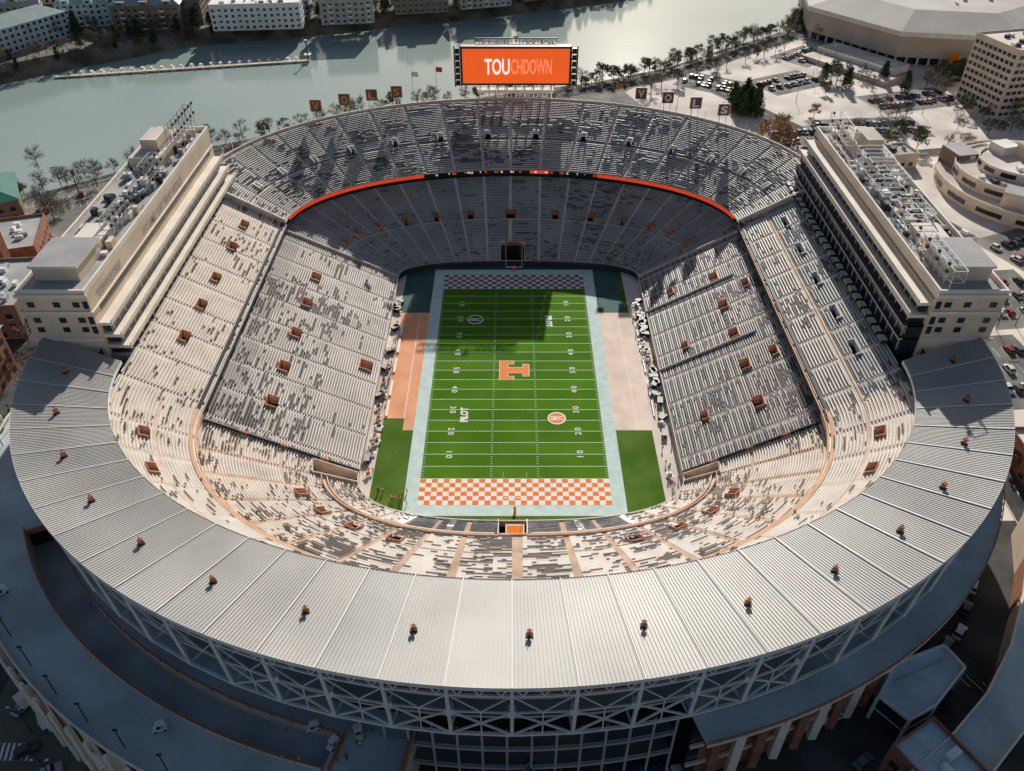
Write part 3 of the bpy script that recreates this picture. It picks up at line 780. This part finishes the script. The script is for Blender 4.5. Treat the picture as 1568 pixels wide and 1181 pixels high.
def cart(x,y,r):
    mb=MB(); mb.box(0,0,.55,2.4,1.2,.5,white); mb.box(.2,0,1.9,1.6,1.2,.08,white); mb.box(-.2,0,.95,.5,1.1,.5,black)
    for a in(-.5,.9):
        for b_ in(-.55,.55): mb.strut((a,b_,.8),(a,b_,1.9),.06,steel)
    for a in(-.8,.8):
        for s_ in(-1,1): mb.wheel(a,.5,.65,.25,tyre,s_)
    o=mb.obj('golf_cart'); o.location=(x,y,14.02); o.rotation_euler=(0,0,r)
for p in((-35,-121,.3),(-31,-124,1),(-27,-122,2),(-104,-92,.8),(-62,-121,.3)): cart(*p)
for i in range(12): person(random.uniform(-40,-24),random.uniform(-127,-121),14.02)
# ---------------------------------------------------------------- generic buildings
tealroof=mat('teal_metal_roof',(.22,.30,.30),.5,.1,.2); whiteroof=mat('white_roof_membrane',(.62,.61,.58),.7,.12,.08)
greenroof=mat('green_roof',(.02,.13,.10),.5,.1,.2); bluegl=mat('pale_blue_cladding',(.42,.50,.54),.6,.08,.2); brown=mat('brown_cladding',(.22,.16,.12),.8,.12,.3); greyc=mat('grey_cladding',(.35,.34,.32),.8,.1,.2)
def building(name,x,y,w_,d_,h,rot,wall,roof,hip=0,accent=None,z0=-.3,sp=4.0,big=1.8):
    e=empty(name,(x,y,z0)); e.rotation_euler=(0,0,rot)
    mb=MB(); mb.box(0,0,h/2,w_,d_,h,wall,0,roof)
    fl=max(1,int(h/3.4))
    for k in range(fl):
        z=k*3.4+1.9
        for i in range(int(w_/sp)):
            X=-w_/2+sp/2+i*sp+(w_-int(w_/sp)*sp)/2
            for s_ in(-1,1):
                mb.box(X,s_*(d_/2+.0),z,big,.12,1.7,glass); mb.box(X,s_*(d_/2+.05),z-1.0,big+.4,.2,.15,white)
            if accent and i%3==1: 
                mb.box(X,-(d_/2+.7),z-1.0,2.8,1.3,.18,accent); mb.box(X,-(d_/2+1.3),z-.5,2.8,.08,.9,steel)
        for i in range(int(d_/sp)):
            Y=-d_/2+sp/2+i*sp+(d_-int(d_/sp)*sp)/2
            for s_ in(-1,1): mb.box(s_*(w_/2),Y,z,.12,big,1.7,glass)
        if k: mb.box(0,0,k*3.4,w_+.16,d_+.16,.18,wall)
    mb.obj('walls',e)
    mb=MB()
    if hip:
        o=.8; A0=(-w_/2-o,-d_/2-o,h);B0=(w_/2+o,-d_/2-o,h);C0=(w_/2+o,d_/2+o,h);D0=(-w_/2-o,d_/2+o,h); m_=min(w_,d_)/2
        if w_>=d_: R0=(-w_/2+m_,0,h+hip);R1=(w_/2-m_,0,h+hip); fs=[[A0,B0,R1,R0],[B0,C0,R1],[C0,D0,R0,R1],[D0,A0,R0]]
        else: R0=(0,-d_/2+m_,h+hip);R1=(0,d_/2-m_,h+hip); fs=[[A0,B0,R0],[B0,C0,R1,R0],[C0,D0,R1],[D0,A0,R0,R1]]
        for q in fs: mb.face(q,roof)
        for i in range(int(max(w_,d_)/14)):
            X=-w_/2+7+i*14
            if abs(X)<w_/2-3 and w_>=d_:
                mb.box(X,-d_/2-.2,h+1.2,5,3,2.4,wall,0,roof); mb.box(X,-d_/2-1.75,h+1.2,1.8,.1,1.4,glass)
    else:
        for s_ in(-1,1):
            mb.box(0,s_*(d_/2-.15),h+.45,w_,.3,.9,wall); mb.box(s_*(w_/2-.15),0,h+.45,.3,d_-.6,.9,wall)
        rr=random.Random(int(x*7+y))
        for i in range(int(w_*d_/70)+1):
            mb.box(rr.uniform(-w_*.4,w_*.4),rr.uniform(-d_*.35,d_*.35),h+.7,rr.uniform(.8,3),rr.uniform(.8,3),1.4,rr.choice([steel,greyroof,white,black]))
    mb.obj('roof',e)
building('apartment_building',-300,322,20,60,14,-.5,bluegl,tealroof,5,white)
building('apartment_building',-262,372,60,18,14,.15,bluegl,tealroof,5,white)
building('apartment_building',-232,362,42,18,15,.12,brown,tealroof,6,beige)
building('apartment_building',-212,386,18,40,15,.12,brown,tealroof,6)
building('apartment_building',-163,363,56,18,15,.1,white,whiteroof,0,bluegl)
building('apartment_building',-163,390,56,16,18,.1,bluegl,whiteroof,0)
building('apartment_building',-108,376,34,18,16,.15,greyc,greyroof,0,white)
building('apartment_building',-62,400,36,16,15,.2,brown,greyroof,4)
building('apartment_building',-20,414,36,16,15,.3,greyc,greyroof,4,white)
building('apartment_building',22,436,34,16,15,.35,brown,greyroof,5)
building('apartment_building',-335,375,50,20,13,.4,greyc,tealroof,5)
rb=random.Random(11)
for i in range(16):
    building('apartment_building',-320+i*26,425+i*6+rb.uniform(-8,14),rb.uniform(22,30),rb.uniform(14,20),rb.uniform(9,17),rb.uniform(0,.4),rb.choice([brown,greyc,bluegl,brick,beige]),rb.choice([greyroof,tealroof]),rb.choice([0,4,5]))
building('riverside_restaurant',-208,104,22,28,9,.5,brown,greenroof,4)
building('brick_building',-182,68,22,26,9,.3,brick,greyroof,0)
building('brick_building',-170,30,30,30,12,.1,brown,greyroof,0)
building('office_building',-160,-22,24,44,16,.05,brick,greyroof,4)
building('brick_building',-205,20,30,60,12,.1,brown,greyroof)
building('brick_house',76,-124,11,12,9,.5,brick,bgl,0)
building('apartment_tower',252,222,34,30,32,.25,beige,pave,0,sp=3.2,big=2.4)
building('office_building',300,180,60,40,14,.2,beige,whiteroof)
building('office_building',178,5,22,34,9,.1,beige2,whiteroof)
building('office_building',240,50,40,30,12,.3,beige,whiteroof)
building('office_building',138,-46,14,22,8,.0,brick,whiteroof)
building('office_building',160,74,16,14,6,.4,beige,greyroof)
building('office_building',168,150,18,12,6,.2,beige,greyroof)
mb=MB(); mb.box(0,0,9,4,4,18,brick); mb.box(0,0,18.3,4.6,4.6,.6,beige2); o=mb.obj('brick_chimney'); o.location=(-176,52,0)
# arena
e=empty('arena',(262,352,0)); mb=MB()
AR=math.radians(12)
def octo(r,ro=AR): return [(r*math.cos(ro+i*PI/4),r*math.sin(ro+i*PI/4)) for i in range(8)]
o2=octo(84);o3=octo(58)
arenaw=mat('arena_wall_tan',(.44,.36,.29),.85,.08,.1)
arenar=mat('arena_roof_grey',(.38,.36,.33),.8,.1,.05)
mb.prism(octo(76),0,5,glass); mb.prism(octo(82),5,17,arenaw)
for i in range(8):
    a=o2[i];b_=o2[(i+1)%8];c=o3[(i+1)%8];d=o3[i]
    mb.face([(*a,19),(*b_,19),(*c,25),(*d,25)],arenar); mb.face([(*a,16.5),(*b_,16.5),(*b_,19),(*a,19)],beige2)
    for j in range(10):
        p=Vector(octo(79)[i]).lerp(Vector(octo(79)[(i+1)%8]),j/10); mb.strut((*p,0),(*p,5),1.0,beige2)
mb.face([(*p,25) for p in o3],arenar); mb.prism(octo(12),25,27.5,beige2,greyroof)
rr=random.Random(9)
for i in range(18): a=rr.uniform(0,6.28);q=rr.uniform(18,52); mb.box(q*math.cos(a),q*math.sin(a),25.6,rr.uniform(1,3),rr.uniform(1,3),1.2,rr.choice([greyroof,steel]))
mb.obj('arena_hall',e)
mb=MB(); mb.box(-62,-66,3,16,50,4,beige2,.6,pave); mb.box(-72,-76,1.2,14,56,2.4,beige,.6,pave); mb.box(8,-92,1,56,8,2,glass,0,mat('blue_awning',(.12,.3,.42),.5,.1,.3)); mb.box(-18,-82,9,5,.4,4,orange,-.2)
mb.obj('arena_terrace',e)
# round terraced building right
e=empty('round_terraced_building',(219,122,0)); mb=MB()
for r,z0_,z1_,f_ in((40,0,5,1),(35,5,9.5,.8),(27,9.5,13,.7)):
    n_=48; P0=[(r*math.cos(2*PI*i/n_),r*f_*math.sin(2*PI*i/n_)) for i in range(n_)]
    mb.prism(P0,z0_,z1_,beige,pave)
    for i in range(n_):
        a=P0[i];b_=P0[(i+1)%n_]; s_=1.004
        if i%3: mb.face([(a[0]*s_,a[1]*s_,z0_+1.4),(b_[0]*s_,b_[1]*s_,z0_+1.4),(b_[0]*s_,b_[1]*s_,z0_+3.2),(a[0]*s_,a[1]*s_,z0_+3.2)],glass)
        mb.strut((a[0],a[1],z1_+.4),(b_[0],b_[1],z1_+.4),.3,beige2,.8)
mb.box(2,4,15.5,22,14,5,beige,.3,greyroof); mb.box(-14,10,14,8,8,5,beige2,.3,whiteroof); mb.box(-20,-24,8,14,9,6,beige,-.6,greyroof); mb.box(-28,16,8,10,12,7,brown,.2,greyroof)
rr=random.Random(3)
for i in range(40):
    a=rr.uniform(0,6.28);q=rr.uniform(8,33); mb.box(q*math.cos(a),q*.8*math.sin(a),13.5 if q<22 else 10.2,rr.uniform(1,3),rr.uniform(1,3),1.5,rr.choice([steel,greyroof,black,white]))
mb.obj('terraces',e)
# dock
mb=MB()
p0=Vector((-265,286));p1=Vector((-123,316));n_=40
for i in range(n_):
    a=p0.lerp(p1,i/n_);b_=p0.lerp(p1,(i+1)/n_); mb.strut((*a,-7.2),(*b_,-7.2),2.6,concrete,.5)
    if i%2==0: mb.strut((a.x,a.y-1.4,-9),(a.x,a.y-1.4,-6),.4,steel)
mb.obj('dock')
mb=MB(); mb.cone(0,0,-9,4,.5,.35,black,10);mb.box(0,0,-4,4,4,.4,steel);mb.box(0,0,4.2,1.6,1.6,.3,steel);o=mb.obj('dock_piling');o.location=(-124,317,0)
def boat(x,y,r):
    mb=MB(); 
    pr=[(-3,-1.2),(1.5,-1.2),(3.4,0),(1.5,1.2),(-3,1.2)]
    lo=[(a*.85,b_*.7) for a,b_ in pr]
    for i in range(5):
        a,b_,c,d=lo[i],lo[(i+1)%5],pr[(i+1)%5],pr[i]; mb.face([(*a,-.3),(*b_,-.3),(*c,.7),(*d,.7)],white)
    mb.face([(*p,.6) for p in pr],beige2); mb.box(-.3,0,1.2,2.2,1.6,1.1,white); mb.box(.2,0,1.4,1.6,1.65,.4,glass)
    o=mb.obj('boat'); o.location=(x,y,-8); o.rotation_euler=(0,0,r)
for i in range(24):
    a=p0.lerp(p1,.05+.93*i/24); boat(a.x,a.y+4.0+random.uniform(0,1.5),PI/2+random.uniform(-.2,.4))
# pyramid skylight
mb=MB(); q=[(-6,-6,0),(6,-6,0),(6,6,0),(-6,6,0)]
for i in range(4): 
    mb.face([q[i],q[(i+1)%4],(0,0,6)],black); mb.strut(q[i],(0,0,6),.15,roofg); mb.strut(q[i],q[(i+1)%4],.2,roofg)
mb.box(0,0,-1.6,12.6,12.6,3,asph2); o=mb.obj('pyramid_skylight'); o.location=(3,-124,2)
# ---------------------------------------------------------------- trees
bark=mat('bark',(.10,.08,.065),.9,.2,1)
def tree_mesh(kind,seed):
    r=random.Random(seed); mb=MB(); tips=[]
    def br(p,d,L,w_,dep):
        q=p+d*L; mb.strut(p,q,w_,bark)
        tips.append(q)
        if dep==0: return
        for i in range(3):
            nd=(d+Vector((r.uniform(-1,1),r.uniform(-1,1),r.uniform(-.5,.6)))*.9).normalized()
            br(p.lerp(q,r.uniform(.6,1)),nd,L*r.uniform(.62,.85),w_*.6,dep-1)
    if kind=='ever':
        mb.strut((0,0,0),(0,0,9),.35,bark)
        for i in range(520):
            z=r.uniform(1.0,10); R=(10.5-z)*.34*r.uniform(.4,1.05); a=r.uniform(0,6.28)
            tips.append(Vector((R*math.cos(a),R*math.sin(a),z)))
    else:
        mb.strut((0,0,0),(.1,0,4.5),.3,bark); mb.strut((.1,0,4.5),(.2,.1,7),.18,bark)
        for i in range(7):
            a=i*2.4+r.random(); z=1.6+i*.75
            br(Vector((.05,0,z)),Vector((math.cos(a),math.sin(a),r.uniform(.5,1.1))).normalized(),r.uniform(1.6,2.4)*(1.15-i*.07),.14,2)
    mats={'bare':[mat('twigs',(.12,.095,.075),.9,.2,1),mat('twigs_pale',(.21,.17,.14),.9,.2,1)],
          'ever':[mat('needles',(.025,.045,.02),.9,.2,1),mat('needles_light',(.05,.08,.03),.9,.2,1)],
          'gold':[mat('leaf_gold',(.30,.17,.08),.9,.2,1),mat('leaf_tan',(.36,.26,.15),.9,.2,1)],
          'green':[mat('leaf_olive',(.07,.08,.035),.9,.2,1),mat('leaf_olive_light',(.13,.13,.06),.9,.2,1)]}[kind]
    per={'bare':4,'ever':2,'gold':6,'green':5}[kind]
    for t in tips:
        for j in range(per):
            c=t+Vector((r.gauss(0,.5),r.gauss(0,.5),r.gauss(0,.4))); sz=r.uniform(.2,.42)
            u=Vector((r.uniform(-1,1),r.uniform(-1,1),r.uniform(-1,1))).normalized(); v=u.orthogonal().normalized()
            if kind=='bare': u=u*sz*1.7; v=v*.05
            else: u=u*sz; v=v*sz*.6
            mb.face([tuple(c-u-v),tuple(c+u-v),tuple(c+u+v),tuple(c-u+v)],r.choice(mats))
    return mb.mesh('tree_'+kind)
TM={k:[tree_mesh(k,i*13+5) for i in range(3)] for k in('bare','ever','gold','green')}
NM={'bare':'bare_tree','ever':'evergreen_tree','gold':'autumn_tree','green':'leafy_tree'}
def tree(kind,x,y,s_=1,z=0):
    o=bpy.data.objects.new(NM[kind],random.choice(TM[kind])); o.location=(x,y,z); o.rotation_euler=(0,0,random.uniform(0,6)); k=s_*random.uniform(.75,1.3); o.scale=(k,k,k*random.uniform(.9,1.15)); link(o)
def along(pl,d,step,kinds,s_,jit,x0,x1,z=0):
    L=offs(pl,d)
    for i in range(len(L)-1):
        a=Vector(L[i]);b_=Vector(L[i+1]);n_=int((b_-a).length/step)
        for j in range(n_):
            p=a.lerp(b_,j/n_)
            if x0<p.x<x1 and p.y<900: tree(random.choice(kinds),p.x+random.uniform(-jit,jit),p.y+random.uniform(-jit,jit),s_,z)
along(far,13,4.5,['bare','bare','green','ever'],.9,4,-420,160)
along(far,6,4.5,['bare','green','bare','ever'],.6,3,-420,160,-4)
along(far,40,10,['bare','ever'],1,10,-420,160)
along(near,-8,6,['bare','bare','bare','green'],.9,3,-320,330,-1)
along(near,-13,8,['bare','bare','green'],.9,3,30,330,-1)
along(near,-34,10,['bare','bare','green'],.9,5,60,330)
for i in range(14): tree('ever',119+random.uniform(-7,7),212+random.uniform(-9,9),1.0)
for p in((124,172),(121,165),(127,180),(118,178),(128,168),(230,150),(150,205)): tree('gold',*p,1.0)
for i in range(50): tree('bare',random.uniform(-165,-122),random.uniform(-120,60),1.1)
for i in range(26): tree(random.choice(['bare','bare','green']),random.uniform(120,136),random.uniform(-80,170),.7)
for i in range(40): tree(random.choice(['bare','ever','green','bare']),random.uniform(165,300),random.uniform(236,262),1)
for i in range(30): tree(random.choice(['bare','bare','green']),random.uniform(150,290),random.uniform(155,215),.9)
for i in range(14): tree('bare',random.uniform(-230,-130),random.uniform(95,150),1)
def lamp(x,y):
    mb=MB(); mb.cone(0,0,0,9,.14,.08,black,8); mb.strut((-1.2,0,9),(1.2,0,9),.12,black)
    for s_ in(-1,1): mb.box(s_*1.3,0,8.95,.7,.3,.15,steel)
    o=mb.obj('street_lamp'); o.location=(x,y,0)
for i in range(20): lamp(random.uniform(120,210),random.uniform(0,300))
for p in((-98,-104),(-93,-114),(-84,-124),(-104,-96)): lamp(*p)

# ---------------------------------------------------------------- light, sky, camera
el=math.radians(27); az=math.radians(7.8)
d=Vector((math.sin(az)*math.cos(el),math.cos(az)*math.cos(el),math.sin(el)))
sun=bpy.data.lights.new('sun','SUN'); sun.energy=5.0; sun.angle=math.radians(.5); sun.color=(1,.94,.85)
so=link(bpy.data.objects.new('sun',sun)); so.rotation_euler=d.to_track_quat('Z','Y').to_euler()
W=bpy.data.worlds.new('World'); S.world=W; W.use_nodes=True; nt=W.node_tree
sk=nt.nodes.new('ShaderNodeTexSky'); sk.sky_type='NISHITA'; sk.sun_disc=False; sk.sun_elevation=el; sk.sun_rotation=az
sk.air_density=1.0; sk.dust_density=1.5; sk.ozone_density=.6
bg=nt.nodes['Background']; bg.inputs['Strength'].default_value=.062; nt.links.new(sk.outputs['Color'],bg.inputs['Color'])
c=bpy.data.cameras.new('camera'); co=link(bpy.data.objects.new('camera',c)); co.location=(0,-195,152); co.rotation_euler=(math.radians(51),0,0)
c.sensor_width=36; c.lens=36*1252/1568; c.clip_end=8000; c.clip_start=1
S.camera=co
S.view_settings.view_transform='Standard'; S.view_settings.look='None'; S.view_settings.exposure=0
